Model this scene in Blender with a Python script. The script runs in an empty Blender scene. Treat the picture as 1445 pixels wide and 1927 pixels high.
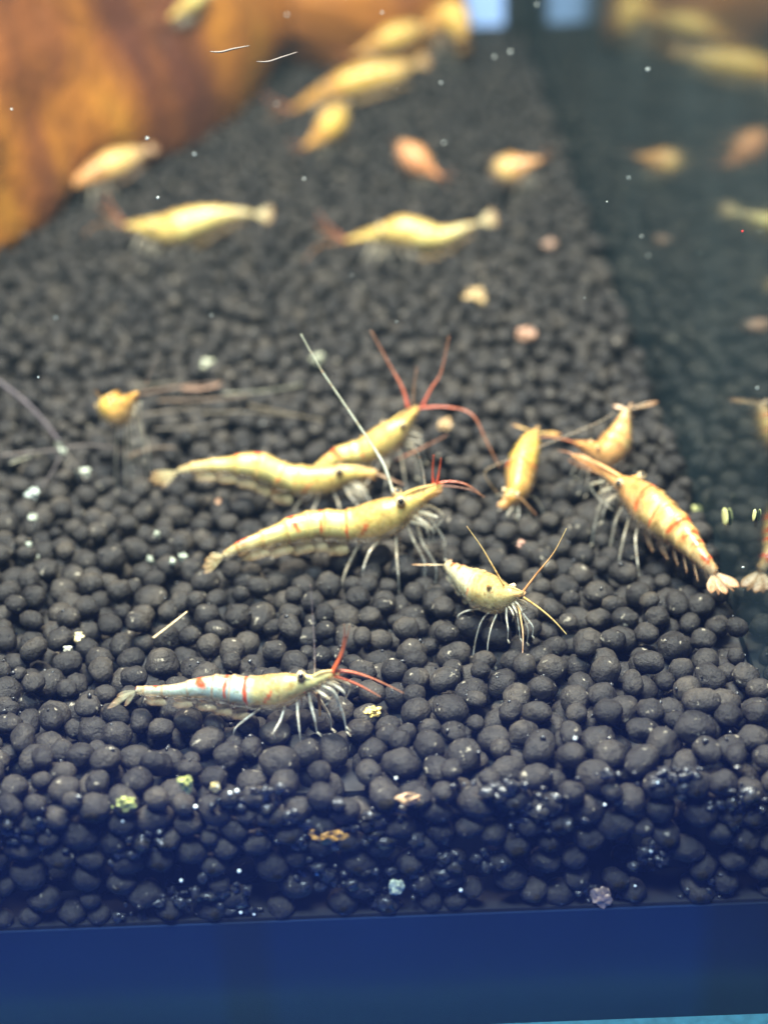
import bpy, bmesh, math, random
import numpy as np
from mathutils import Vector, Matrix, noise as mnoise
from mathutils.bvhtree import BVHTree

# ------------------------------------------------------------------ camera, world, light, exposure
MM = 0.001
S = bpy.context.scene
COL = S.collection
FPX, CX, CY = 3400.0, 722.5, 963.5          # focal length and centre in photograph pixels (1445 x 1927)
PITCH, ROLL, CAMH = math.radians(28.0), math.radians(2.2), 101.3   # camera height in mm above the soil

cam_data = bpy.data.cameras.new('camera')
cam = bpy.data.objects.new('camera', cam_data); COL.objects.link(cam)
CAMROT = Matrix.Rotation(math.pi/2 - PITCH, 3, 'X') @ Matrix.Rotation(-ROLL, 3, 'Z')
cam.matrix_world = Matrix.Translation((0, 0, CAMH*MM)) @ CAMROT.to_4x4()
cam_data.sensor_fit = 'HORIZONTAL'; cam_data.sensor_width = 36.0
cam_data.lens = 36.0*FPX/1445.0
cam_data.clip_start = 0.005; cam_data.clip_end = 20.0
cam_data.dof.use_dof = True
cam_data.dof.focus_distance = 0.184
cam_data.dof.aperture_fstop = cam_data.lens/4.0
S.camera = cam

world = bpy.data.worlds.new('World'); S.world = world; world.use_nodes = True
world.node_tree.nodes['Background'].inputs[0].default_value = (0.05, 0.22, 1.0, 1)
world.node_tree.nodes['Background'].inputs[1].default_value = 0.15

def area_lamp(name, loc, target, sx, sy, watts, colour):
    d = bpy.data.lights.new(name, 'AREA'); d.shape = 'RECTANGLE'
    d.size, d.size_y, d.energy, d.color = sx*MM, sy*MM, watts, colour
    o = bpy.data.objects.new(name, d); COL.objects.link(o)
    o.location = Vector(loc)*MM
    o.rotation_euler = (Vector(target)-Vector(loc)).to_track_quat('-Z', 'Y').to_euler()
    return o
# the LED bar over the tank and an added, unseen lamp for the front soil and ledge
area_lamp('tank_led_lamp', (-8, 182, 245), (-6, 196, 0), 110, 40, 2.85, (1.0, 0.93, 0.80))
area_lamp('added_front_lamp', (-50, 48, 330), (0, 128, -10), 150, 60, 3.2, (0.72, 0.84, 1.0))

S.view_settings.view_transform = 'Standard'; S.view_settings.look = 'None'
S.view_settings.exposure = 0.0; S.view_settings.gamma = 1.0
S.cycles.max_bounces = 6; S.cycles.diffuse_bounces = 3; S.cycles.volume_bounces = 0; S.cycles.transparent_max_bounces = 24
S.cycles.caustics_reflective = False; S.cycles.caustics_refractive = False
S.cycles.use_denoising = True

# ------------------------------------------------------------------ pixel helpers (photograph pixels -> mm)
CPOS = Vector((0, 0, CAMH))
def ray(u, v):
    return CAMROT @ Vector(((u-CX)/FPX, -(v-CY)/FPX, -1.0))
def ground(u, v, z=0.0):
    d = ray(u, v); t = (z-CAMH)/d.z
    return CPOS + d*t
def on_y(u, v, y):
    d = ray(u, v); return CPOS + d*(y/d.y)
def lift(u, v, vg):                       # point seen at (u, v) that stands above the ground seen at row vg
    return on_y(u, v, ground(u, vg).y)
CAMINV = CAMROT.transposed()
def depth(p): return -(CAMINV @ (Vector(p)-CPOS)).z
def project(p):
    q = CAMINV @ (Vector(p)-CPOS)
    return CX + FPX*q.x/-q.z, CY - FPX*q.y/-q.z, -q.z
def px(p, r): return r*depth(p)/FPX       # a size in pixels at p -> mm

YG = ground(722, 1485).y                  # inside face of the front glass
XW = ground(1380, 1090).x                 # inside face of the side glass
YB = ground(985, 48).y                    # inside face of the back glass
ZB = on_y(722, 1724, YG).z                # underside of the soil
ZT = on_y(1445, 1908, YG).z             # top of the teal mat

# ------------------------------------------------------------------ material helpers
def mat(name):
    m = bpy.data.materials.new(name); m.use_nodes = True
    nt = m.node_tree
    return m, nt, nt.nodes['Principled BSDF'], nt.nodes['Material Output']
def N(nt, kind, **kw):
    n = nt.nodes.new(kind)
    for k, v in kw.items():
        if k in n.inputs: n.inputs[k].default_value = v
        else: setattr(n, k, v)
    return n
def ramp(nt, fac, stops):
    r = nt.nodes.new('ShaderNodeValToRGB'); el = r.color_ramp.elements
    while len(el) < len(stops): el.new(0.5)
    for e, (p, c) in zip(el, stops): e.position = p; e.color = (*c, 1) if len(c) == 3 else c
    nt.links.new(fac, r.inputs[0]); return r
def plain(name, colour, rough=0.6, noise_scale=None, amount=0.35, bump=0.0, spec=0.5):
    m, nt, b, out = mat(name)
    b.inputs['Base Color'].default_value = (*colour, 1); b.inputs['Roughness'].default_value = rough
    b.inputs['Specular IOR Level'].default_value = spec
    if noise_scale:
        g = N(nt, 'ShaderNodeNewGeometry'); n = N(nt, 'ShaderNodeTexNoise', Scale=noise_scale, Detail=5.0)
        nt.links.new(g.outputs['Position'], n.inputs['Vector'])
        r = ramp(nt, n.outputs['Fac'], [(0.3, tuple(c*(1-amount) for c in colour)), (0.7, tuple(min(1, c*(1+amount)) for c in colour))])
        nt.links.new(r.outputs[0], b.inputs['Base Color'])
        if bump:
            bp = N(nt, 'ShaderNodeBump', Strength=1.0, Distance=bump*MM)
            nt.links.new(n.outputs['Fac'], bp.inputs['Height']); nt.links.new(bp.outputs[0], b.inputs['Normal'])
    return m

def granule_material():
    m, nt, b, out = mat('fired_soil'); L = nt.links.new
    g = N(nt, 'ShaderNodeNewGeometry')
    n1 = N(nt, 'ShaderNodeTexNoise', Scale=210.0, Detail=2.0)      # from granule to granule
    n2 = N(nt, 'ShaderNodeTexNoise', Scale=1500.0, Detail=6.0, Roughness=0.65)     # mottling
    n3 = N(nt, 'ShaderNodeTexNoise', Scale=1100.0, Detail=3.0)     # pale mineral dust
    n4 = N(nt, 'ShaderNodeTexNoise', Scale=4200.0, Detail=4.0)
    for n in (n1, n2, n3, n4): L(g.outputs['Position'], n.inputs['Vector'])
    r1 = ramp(nt, n1.outputs['Fac'], [(0.30, (0.015, 0.0135, 0.013)), (0.52, (0.032, 0.028, 0.025)), (0.72, (0.062, 0.051, 0.040))])
    r2 = ramp(nt, n2.outputs['Fac'], [(0.30, (0.62,)*3), (0.70, (1.35,)*3)])
    mx = N(nt, 'ShaderNodeMix', data_type='RGBA', blend_type='MULTIPLY'); mx.inputs[0].default_value = 1.0
    L(r1.outputs[0], mx.inputs[6]); L(r2.outputs[0], mx.inputs[7])
    r3 = ramp(nt, n3.outputs['Fac'], [(0.665, (0, 0, 0)), (0.735, (1, 1, 1))])
    mx2 = N(nt, 'ShaderNodeMix', data_type='RGBA'); mx2.inputs[7].default_value = (0.30, 0.26, 0.20, 1)
    L(r3.outputs[0], mx2.inputs[0]); L(mx.outputs[2], mx2.inputs[6]); L(mx2.outputs[2], b.inputs['Base Color'])
    rr = ramp(nt, n2.outputs['Fac'], [(0.35, (0.36,)*3), (0.65, (0.62,)*3)]); L(rr.outputs[0], b.inputs['Roughness'])
    b.inputs['Specular IOR Level'].default_value = 0.20
    b1 = N(nt, 'ShaderNodeBump', Strength=1.0, Distance=0.34*MM); L(n2.outputs['Fac'], b1.inputs['Height'])
    b2 = N(nt, 'ShaderNodeBump', Strength=0.8, Distance=0.08*MM); L(n4.outputs['Fac'], b2.inputs['Height'])
    L(b1.outputs[0], b2.inputs['Normal']); L(b2.outputs[0], b.inputs['Normal'])
    return m

def shell_material(name, sss=0.22, rough=0.32, clear=0.0):
    """shrimp shell: colour and clearness come from the markings stored on the mesh"""
    m, nt, b, out = mat(name); L = nt.links.new
    a = N(nt, 'ShaderNodeAttribute', attribute_name='marking')
    g = N(nt, 'ShaderNodeNewGeometry')
    n = N(nt, 'ShaderNodeTexNoise', Scale=1100.0, Detail=6.0, Roughness=0.62, Distortion=0.6); L(g.outputs['Position'], n.inputs['Vector'])
    r = ramp(nt, n.outputs['Fac'], [(0.33, (0.60, 0.50, 0.36)), (0.45, (0.93, 0.90, 0.82)), (0.62, (1.08, 1.07, 1.02))])
    mx = N(nt, 'ShaderNodeMix', data_type='RGBA', blend_type='MULTIPLY'); mx.inputs[0].default_value = 1.0
    L(a.outputs['Color'], mx.inputs[6]); L(r.outputs[0], mx.inputs[7])
    nd = N(nt, 'ShaderNodeTexNoise', Scale=3600.0, Detail=2.0); L(g.outputs['Position'], nd.inputs['Vector'])
    rd = ramp(nt, nd.outputs['Fac'], [(0.60, (0, 0, 0)), (0.70, (0.75, 0.75, 0.75))])
    md = N(nt, 'ShaderNodeMix', data_type='RGBA'); md.inputs[7].default_value = (0.42, 0.16, 0.05, 1)
    L(rd.outputs[0], md.inputs[0]); L(mx.outputs[2], md.inputs[6]); L(md.outputs[2], b.inputs['Base Color'])
    b.inputs['Roughness'].default_value = rough
    b.inputs['Subsurface Weight'].default_value = sss
    b.inputs['Subsurface Radius'].default_value = (1.0, 0.8, 0.4); b.inputs['Subsurface Scale'].default_value = 0.9*MM
    bp = N(nt, 'ShaderNodeBump', Strength=0.7, Distance=0.12*MM); L(n.outputs['Fac'], bp.inputs['Height']); L(bp.outputs[0], b.inputs['Normal'])
    t = N(nt, 'ShaderNodeBsdfTransparent'); ms = N(nt, 'ShaderNodeMixShader')
    L(a.outputs['Alpha'], ms.inputs[0]); L(t.outputs[0], ms.inputs[1]); L(b.outputs[0], ms.inputs[2]); L(ms.outputs[0], out.inputs['Surface'])
    if clear:                               # wet outer surface
        fr = N(nt, 'ShaderNodeFresnel', IOR=clear); gl = N(nt, 'ShaderNodeBsdfGlossy', Roughness=0.16); m2 = N(nt, 'ShaderNodeMixShader')
        L(bp.outputs[0], gl.inputs['Normal']); L(fr.outputs[0], m2.inputs[0]); L(ms.outputs[0], m2.inputs[1]); L(gl.outputs[0], m2.inputs[2]); L(m2.outputs[0], out.inputs['Surface'])
    return m

def pane_material(name, reflect, tint, rough):
    m, nt, b, out = mat(name); L = nt.links.new
    gl = N(nt, 'ShaderNodeBsdfGlossy', Roughness=rough); gl.inputs['Color'].default_value = (1, 1, 1, 1)
    tr = N(nt, 'ShaderNodeBsdfTransparent'); tr.inputs['Color'].default_value = (*tint, 1)
    ms = N(nt, 'ShaderNodeMixShader'); ms.inputs[0].default_value = reflect
    L(tr.outputs[0], ms.inputs[1]); L(gl.outputs[0], ms.inputs[2]); L(ms.outputs[0], out.inputs['Surface'])
    return m
def mirror_material(name, reflect, base, rough):
    m, nt, b, out = mat(name); L = nt.links.new
    gl = N(nt, 'ShaderNodeBsdfGlossy', Roughness=rough); gl.inputs['Color'].default_value = (0.93, 1.0, 0.97, 1)
    df = N(nt, 'ShaderNodeBsdfDiffuse')
    g = N(nt, 'ShaderNodeNewGeometry'); n = N(nt, 'ShaderNodeTexNoise', Scale=28.0, Detail=3.0); L(g.outputs['Position'], n.inputs['Vector'])
    r = ramp(nt, n.outputs['Fac'], [(0.3, tuple(c*0.7 for c in base)), (0.7, tuple(c*1.3 for c in base))]); L(r.outputs[0], df.inputs['Color'])
    ms = N(nt, 'ShaderNodeMixShader'); ms.inputs[0].default_value = reflect
    L(df.outputs[0], ms.inputs[1]); L(gl.outputs[0], ms.inputs[2]); L(ms.outputs[0], out.inputs['Surface'])
    return m

M_SOIL = granule_material()
M_SHELL = shell_material('shrimp_shell')
M_CLEAR = shell_material('shrimp_clear_shell', sss=0.0, rough=0.22, clear=1.14)
M_LIMB = shell_material('shrimp_limb', sss=0.0, rough=0.25)
M_BLACK = plain('eye_black', (0.008, 0.006, 0.006), 0.12)
M_CORNEA = plain('eye_ring', (0.62, 0.46, 0.26), 0.2, 900, 0.2)

# ------------------------------------------------------------------ object helpers
def link(name, me, material=None, parent=None, loc=None):
    o = bpy.data.objects.new(name, me); COL.objects.link(o)
    if material and me is not None and not me.materials: me.materials.append(material)
    if parent: o.parent = parent
    if loc is not None: o.location = Vector(loc)*MM
    return o
def tag(o, label=None, cat=None, group=None, kind=None):
    for k, v in (('label', label), ('category', cat), ('group', group), ('kind', kind)):
        if v: o[k] = v
    return o
def mesh_from(name, verts, faces, smooth=True, cols=None):
    me = bpy.data.meshes.new(name)
    me.from_pydata([(v[0]*MM, v[1]*MM, v[2]*MM) for v in verts], [], faces); me.update()
    if smooth: me.polygons.foreach_set('use_smooth', [True]*len(me.polygons))
    if cols is not None:
        at = me.attributes.new('marking', 'FLOAT_COLOR', 'POINT')
        at.data.foreach_set('color', np.array(cols, dtype=np.float32).ravel())
    return me
def box_mesh(name, a, b, bevel=0.0):
    bm = bmesh.new(); bmesh.ops.create_cube(bm, size=1.0)
    a, b = Vector(a)*MM, Vector(b)*MM
    for v in bm.verts: v.co = Vector([(a[i]+b[i])/2 + v.co[i]*(b[i]-a[i]) for i in range(3)])
    if bevel: bmesh.ops.bevel(bm, geom=bm.edges[:], offset=bevel*MM, segments=2, affect='EDGES')
    me = bpy.data.meshes.new(name); bm.to_mesh(me); bm.free(); return me
def catmull(pts, t):
    n = len(pts); i = min(int(t), n-2); f = t-i
    g = lambda k: pts[max(0, min(n-1, k))]
    p0, p1, p2, p3 = g(i-1), g(i), g(i+1), g(i+2)
    return 0.5*((2*p1) + (p2-p0)*f + (2*p0-5*p1+4*p2-p3)*f*f + (3*p1-p0-3*p2+p3)*f**3)
def tube(pts, radii, seg=6, sub=4, colour=None, flat=1.0):
    """smooth tapering tube through pts; colour(t) -> rgba"""
    pts = [np.array(p, float) for p in pts]; rr = [np.array([r], float) for r in radii]
    n = (len(pts)-1)*sub+1; V, F, C = [], [], []
    P = [catmull(pts, k/sub) for k in range(n)]; R = [max(0.004, float(catmull(rr, k/sub)[0])) for k in range(n)]
    ref = np.array([0.13, 0.21, 0.97])
    for k in range(n):
        T = P[min(k+1, n-1)]-P[max(k-1, 0)]; T = T/(np.linalg.norm(T)+1e-9)
        A = np.cross(T, ref); A = A/(np.linalg.norm(A)+1e-9); B = np.cross(A, T)
        for j in range(seg):
            an = 2*math.pi*j/seg
            V.append(P[k] + R[k]*(math.cos(an)*A + flat*math.sin(an)*B))
            C.append(colour(k/(n-1)) if colour else (1, 1, 1, 1))
    for k in range(n-1):
        for j in range(seg):
            a, b = k*seg+j, k*seg+(j+1) % seg
            F.append((a, b, b+seg, a+seg))
    F.append(tuple(range(seg))[::-1]); F.append(tuple((n-1)*seg+j for j in range(seg)))
    return V, F, C

# ------------------------------------------------------------------ the tank
def struct(name, me, m):
    return tag(link(name, me, m), kind='structure')
XL = -150.0
M_MIRROR = mirror_material('side_glass', 0.42, (0.026, 0.041, 0.044), 0.07)
M_BACK = mirror_material('back_glass', 0.10, (0.035, 0.052, 0.054), 0.05)
tag(struct('side_wall', box_mesh('side_wall', (XW, YG-6, ZB-11), (XW+6, YB+6, 190)), M_MIRROR), 'dark green side glass of the tank mirroring the shrimps', None)
struct('back_wall', box_mesh('back_wall', (XL, YB, ZB-11), (XW-0.01, YB+6, 190)), M_BACK)
fg = link('front_pane', box_mesh('front_pane', (XL, YG-6, ZT), (XW-0.01, YG-0.02, 130)), pane_material('front_glass', 0.034, (0.97, 1.0, 0.98), 0.26))
tag(fg, 'clear front glass pane of the tank before the black soil', 'glass pane')

# silicone seam in the back corner, lit gap of the back glass beside it
seam = link('corner_seam', mesh_from('corner_seam', *tube([(XW-2.2, YB-2.2, z) for z in (-4, 30, 80, 140, 190)], [3.1, 3.3, 3.0, 3.2, 3.1], 10, 3)[:2]), plain('silicone', (0.010, 0.014, 0.014), 0.5, 60))
tag(seam, 'dark silicone seam in the back corner of the tank', 'seam')
mw, nt, b, out = mat('lit_window')
b.inputs['Base Color'].default_value = (0.2, 0.3, 0.5, 1)
b.inputs['Emission Color'].default_value = (0.34, 0.52, 0.90, 1); b.inputs['Emission Strength'].default_value = 0.75
pA, pB = on_y(874, 46, YB-0.6), on_y(963, 46, YB-0.6)
wn = link('lit_window', None); wn.location = Vector(((pA.x+pB.x)/2, YB-0.4, 0.6))*MM
tag(wn, 'pale blue lit window behind the back glass beside the dark corner seam', 'window')
hw = (pB.x-pA.x)/2
o = link('pane', box_mesh('pane', (-hw, -0.5, 0), (hw, 0.3, 42)), mw, wn)
o = link('frame', box_mesh('frame', (-hw-1.2, -0.7, 42), (hw+1.2, 0.3, 45), 0.3), plain('frame', (0.02, 0.03, 0.03)), wn)

# bottom of the tank, mat and stand
mt, nt, b, out = mat('blue_base'); L = nt.links.new
g = N(nt, 'ShaderNodeNewGeometry'); sp = N(nt, 'ShaderNodeSeparateXYZ'); L(g.outputs['Position'], sp.inputs[0])
nz = N(nt, 'ShaderNodeTexNoise', Scale=60.0, Detail=4.0); L(g.outputs['Position'], nz.inputs['Vector'])
r = ramp(nt, nz.outputs['Fac'], [(0.3, (0.0006, 0.0115, 0.046)), (0.7, (0.0012, 0.016, 0.060))])
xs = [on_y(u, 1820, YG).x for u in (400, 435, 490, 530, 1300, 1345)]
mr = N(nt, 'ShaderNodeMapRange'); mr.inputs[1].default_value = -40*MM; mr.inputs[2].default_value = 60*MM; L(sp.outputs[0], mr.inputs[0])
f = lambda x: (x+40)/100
dk = ramp(nt, mr.outputs[0], [(f(xs[0]), (0, 0, 0)), (f(xs[1]), (.6,)*3), (f(xs[2]), (.6,)*3), (f(xs[3]), (0, 0, 0)), (f(xs[4]), (0, 0, 0)), (f(xs[5]), (.85,)*3)])  # dark bars painted into the base, as gaps in the blue reflection
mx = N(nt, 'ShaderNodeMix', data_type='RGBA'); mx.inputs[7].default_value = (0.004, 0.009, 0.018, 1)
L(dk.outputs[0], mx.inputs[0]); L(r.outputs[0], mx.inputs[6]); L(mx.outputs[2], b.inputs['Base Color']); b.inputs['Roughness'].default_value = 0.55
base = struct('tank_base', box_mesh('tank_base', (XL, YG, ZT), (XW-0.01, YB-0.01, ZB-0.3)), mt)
tag(link('tank_mat', box_mesh('tank_mat', (XL-5, YG-6.7, ZT-3.0), (XW+12, YB+8, ZT-0.02), 0.5), plain('teal_foam', (0.035, 0.15, 0.20), 0.7, 900, 0.2, 0.05)),
    'teal foam mat strip under the front edge of the tank', 'mat')
struct('stand_added_ledge', box_mesh('stand_added_ledge', (XL-30, YG-75, ZT-22), (XW+60, YB+30, ZT-3.02), 1.0), plain('added_blue_ledge', (0.001, 0.024, 0.20), 0.5, 40, 0.12))  # stand with an added, unseen blue ledge that reflects in the front glass

# water: a slightly cloudy green body filling the tank
wm = bpy.data.materials.new('cloudy_water'); wm.use_nodes = True; nt = wm.node_tree
nt.nodes.remove(nt.nodes['Principled BSDF'])
pv = N(nt, 'ShaderNodeVolumePrincipled', Density=0.15, Anisotropy=0.2); pv.inputs['Color'].default_value = (0.52, 0.78, 0.78, 1)
nt.links.new(pv.outputs[0], nt.nodes['Material Output'].inputs['Volume'])
WATER = True
if WATER:
    struct('water', box_mesh('water', (XL+0.5, YG+0.01, ZB-0.2), (XW-0.02, YB-0.02, 175)), wm)

# ------------------------------------------------------------------ soil: granules dropped into the tank until it is full
rng = random.Random(11)
def icos(sub):
    bm = bmesh.new(); bmesh.ops.create_icosphere(bm, subdivisions=sub, radius=1.0)
    v = np.array([x.co[:] for x in bm.verts]); f = np.array([[q.index for q in x.verts] for x in bm.faces]); bm.free()
    return v, f
ICO = {s: icos(s) for s in (1, 2, 3)}
NVAR = 16
def granule_variant(k, sub):
    v, f = ICO[sub]; rs = random.Random(100+k)
    off = Vector((rs.uniform(-50, 50), rs.uniform(-50, 50), rs.uniform(-50, 50)))
    lob = Vector((rs.uniform(-1, 1), rs.uniform(-1, 1), rs.uniform(-.4, .4))).normalized()
    pea = rs.choice([0, 0, 0.06, 0.14, 0.26])
    dents = [(Vector((rs.gauss(0, 1), rs.gauss(0, 1), rs.gauss(0, 1))).normalized(), rs.uniform(0.06, 0.16), rs.uniform(14, 40)) for _ in range(rs.choice([1, 2, 3]))]
    out = np.empty_like(v)
    for i, p in enumerate(v):
        d = Vector(p); c = d.dot(lob)
        r = 1.0 + 0.16*mnoise.noise(d*1.1+off) + 0.08*mnoise.noise(d*2.7+off) + 0.035*mnoise.noise(d*6+off)
        r += pea*(c*c-0.35)
        for (dd, am, sh) in dents: r -= am*math.exp(-sh*(1-d.dot(dd)))
        out[i] = np.array(d)*r
    out[:, 2] *= rs.uniform(0.82, 0.98)
    return out, f
VAR = {s: [granule_variant(k, s) for k in range(NVAR)] for s in (1, 2, 3)}

def xleft(y): return -(50 + 0.215*(y-YG))
CELL = 3.9; grid = {}; GR = []
def neighbours(x, y):
    cx, cy = int(x//CELL), int(y//CELL)
    for a in (cx-1, cx, cx+1):
        for b_ in (cy-1, cy, cy+1):
            yield from grid.get((a, b_), ())
def floor_z(y): return ZB if y < YG+9 else -5.2
def land(x, y, r):
    z = floor_z(y)+r*(0.55 if y < YG+9 else 1)
    for i in neighbours(x, y):
        gx, gy, gz, gr = GR[i]; d2 = (x-gx)**2+(y-gy)**2; s = (gr+r)*0.95
        if d2 < s*s:
            z = max(z, gz+math.sqrt(s*s-d2))
    return z
def mound(x, y):                          # the surface is not level: gentle rises, a heap against the side glass
    h = 1.3*mnoise.noise(Vector((x*0.035, y*0.03, 3.1))) + 0.8*mnoise.noise(Vector((x*0.09, y*0.08, 9.0)))
    h -= 1.3*max(0, 1-(y-YG)/7.0)
    return h
def pick_r():
    return min(1.9, max(0.8, rng.gauss(1.38, 0.21)))
NG = 0; fails = 0
AREA_Y = (YG, YB)
while fails < 900 and NG < 14000:
    r = pick_r(); best = None
    for k in range(11):
        if rng.random() < 0.17: y = YG+r*rng.uniform(0.92, 1.0)
        else:
            q = rng.random(); y = YG+r+(YB-YG-2*r)*q
        x = rng.uniform(xleft(y), XW-r*0.96)
        z = land(x, y, r)
        key = z - mound(x, y) + (0 if y > YG+9 else -0.0)
        if best is None or key < best[0]: best = (key, x, y, z)
    key, x, y, z = best
    if key + r > 1.15: fails += 1; continue
    fails = max(0, fails-1)
    grid.setdefault((int(x//CELL), int(y//CELL)), []).append(len(GR)); GR.append((x, y, z, r)); NG += 1
def top_z(x, y):
    z = -6.0
    for i in neighbours(x, y):
        gx, gy, gz, gr = GR[i]; d2 = (x-gx)**2+(y-gy)**2
        if d2 < gr*gr: z = max(z, gz+math.sqrt(gr*gr-d2)*0.93)
    return z

# which granules show largest: a small depth buffer of discs
W4, H4 = 362, 482
zb = np.full((H4, W4), 1e9); ib = np.full((H4, W4), -1, int)
PR = []
for i, (x, y, z, r) in enumerate(GR):
    u, v, d = project((x, y, z)); R = r*FPX/d; PR.append((u, v, d, R))
    u4, v4, r4 = u/4, v/4, R/4
    x0, x1, y0, y1 = int(max(0, u4-r4)), int(min(W4-1, u4+r4)), int(max(0, v4-r4)), int(min(H4-1, v4+r4))
    if x1 < x0 or y1 < y0: continue
    yy, xx = np.mgrid[y0:y1+1, x0:x1+1]
    m_ = ((xx-u4)**2+(yy-v4)**2 < r4*r4) & (zb[y0:y1+1, x0:x1+1] > d)
    zb[y0:y1+1, x0:x1+1][m_] = d; ib[y0:y1+1, x0:x1+1][m_] = i
cnt = np.bincount(ib[ib >= 0].ravel(), minlength=len(GR))
largest = set(int(i) for i in np.argsort(-cnt)[:300])

soil = struct('soil_bed', box_mesh('soil_bed', (xleft(YB)-10, YG+5.5, ZB+0.01), (XW-0.3, YB-0.3, -4.2)), plain('soil_dust', (0.016, 0.015, 0.015), 0.9, 800, 0.4))
soil['label'] = 'bed of round black fired soil granules'
tag(link('fine_soil', box_mesh('fine_soil', (xleft(YG)-10, YG+0.25, ZB-0.25), (XW-0.4, YG+5.4, ZB+0.12)), plain('fine_soil', (0.006, 0.006, 0.007), 0.9, 900, 0.4), soil), kind='stuff')
shared = {}
def gmesh(k):
    if k not in shared:
        v, f = VAR[3][k]; shared[k] = mesh_from('granule', v, [tuple(map(int, t)) for t in f]); shared[k].materials.append(M_SOIL)
    return shared[k]
VV, FF, nv = [], [], 0
for i, (x, y, z, r) in enumerate(GR):
    k = rng.randrange(NVAR); yaw = rng.uniform(0, 6.283); el = rng.uniform(0.95, 1.16)
    tilt = rng.gauss(0, 0.35)
    sc = (r*el, r*(1.04/math.sqrt(el)), r*1.02)
    if y-YG < 2.6: yaw = rng.gauss(0, 0.25); sc = (r*el, r*0.98, r*1.0)
    if i in largest:
        o = bpy.data.objects.new('granule', gmesh(k)); COL.objects.link(o); o.parent = soil
        o.location = (x*MM, y*MM, z*MM); o.rotation_euler = (tilt, 0, yaw); o.scale = sc
        o.scale = (sc[0], sc[1], sc[2])
        continue
    lod = 2 if PR[i][2] < 255 else 1
    v, f = VAR[lod][k]
    Rm = np.array(Matrix.Rotation(yaw, 3, 'Z') @ Matrix.Rotation(tilt, 3, 'X'))
    VV.append((v*np.array(sc)) @ Rm.T + np.array([x, y, z])); FF.append(f+nv); nv += len(v)
V = np.concatenate(VV)*MM; F = np.concatenate(FF)
me = bpy.data.meshes.new('granule_mass'); me.vertices.add(len(V)); me.vertices.foreach_set('co', V.astype(np.float32).ravel())
me.loops.add(F.size); me.loops.foreach_set('vertex_index', F.astype(np.int32).ravel())
me.polygons.add(len(F)); me.polygons.foreach_set('loop_start', np.arange(0, F.size, 3, dtype=np.int32))
me.polygons.foreach_set('use_smooth', np.ones(len(F), bool)); me.update(calc_edges=True); me.validate()
o = link('granule_mass', me, M_SOIL, soil); tag(o, kind='stuff')
print('granules', len(GR), 'tris', len(F))

# crumbled soil pressed against the front glass and scattered in the gaps
def lump(rs, r, sub=1, rough=0.55):
    v, f = ICO[sub]; off = Vector((rs.uniform(-90, 90), rs.uniform(-90, 90), rs.uniform(-90, 90)))
    sq = np.array([rs.uniform(0.7, 1.3), rs.uniform(0.6, 1.0), rs.uniform(0.6, 1.2)])
    return np.array([np.array(p)*(1+rough*mnoise.noise(Vector(p)*1.6+off)+0.3*rough*mnoise.noise(Vector(p)*4+off)) for p in v])*sq*r, f
rs = random.Random(5); VV, FF, nv = [], [], 0
spots = [(60, 1560, 60, 26), (150, 1455, 50, 16), (335, 1700, 70, 34), (480, 1490, 60, 40), (430, 1690, 60, 26), (620, 1640, 60, 30), (560, 1565, 60, 30),
         (700, 1560, 50, 30), (840, 1640, 80, 40), (960, 1490, 70, 44), (1045, 1430, 50, 36), (1000, 1540, 50, 26), (1180, 1430, 60, 36), (1280, 1455, 60, 36),
         (1390, 1400, 50, 40), (1400, 1520, 50, 36), (1230, 1610, 40, 22), (1330, 1690, 60, 26), (1120, 1690, 50, 22), (250, 1600, 60, 18), (210, 1745, 60, 16), (760, 1700, 60, 18)]
for (u, v, spread, n) in spots:
    for k in range(n):
        p = on_y(u+rs.gauss(0, spread*0.6), v+rs.gauss(0, spread*0.32), YG+rs.uniform(0.25, 1.3))
        if p.z < ZB+0.2 or p.z > 0.3: continue
        a, f = lump(rs, rs.choice([0.2, 0.3, 0.35, 0.5, 0.7]), 2, 0.8); VV.append(a+np.array(p)); FF.append(f+nv); nv += len(a)
for k in range(240):                      # crumbs lying on the open surface
    u, v = rs.uniform(0, 1445), 600+850*math.sqrt(rs.random()); p = ground(u, v)
    if p.x > XW-1: continue
    a, f = lump(rs, rs.choice([0.15, 0.2, 0.3])); VV.append(a+np.array((p.x, p.y, top_z(p.x, p.y)+0.05))); FF.append(f+nv); nv += len(a)
mc = plain('wet_crumb', (0.032, 0.031, 0.032), 0.27, 2600, 0.6, 0.12, 0.6)
o = link('soil_crumbs', mesh_from('soil_crumbs', np.concatenate(VV), [tuple(map(int, t)) for t in np.concatenate(FF)]), mc, soil)
tag(o, kind='stuff')

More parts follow.
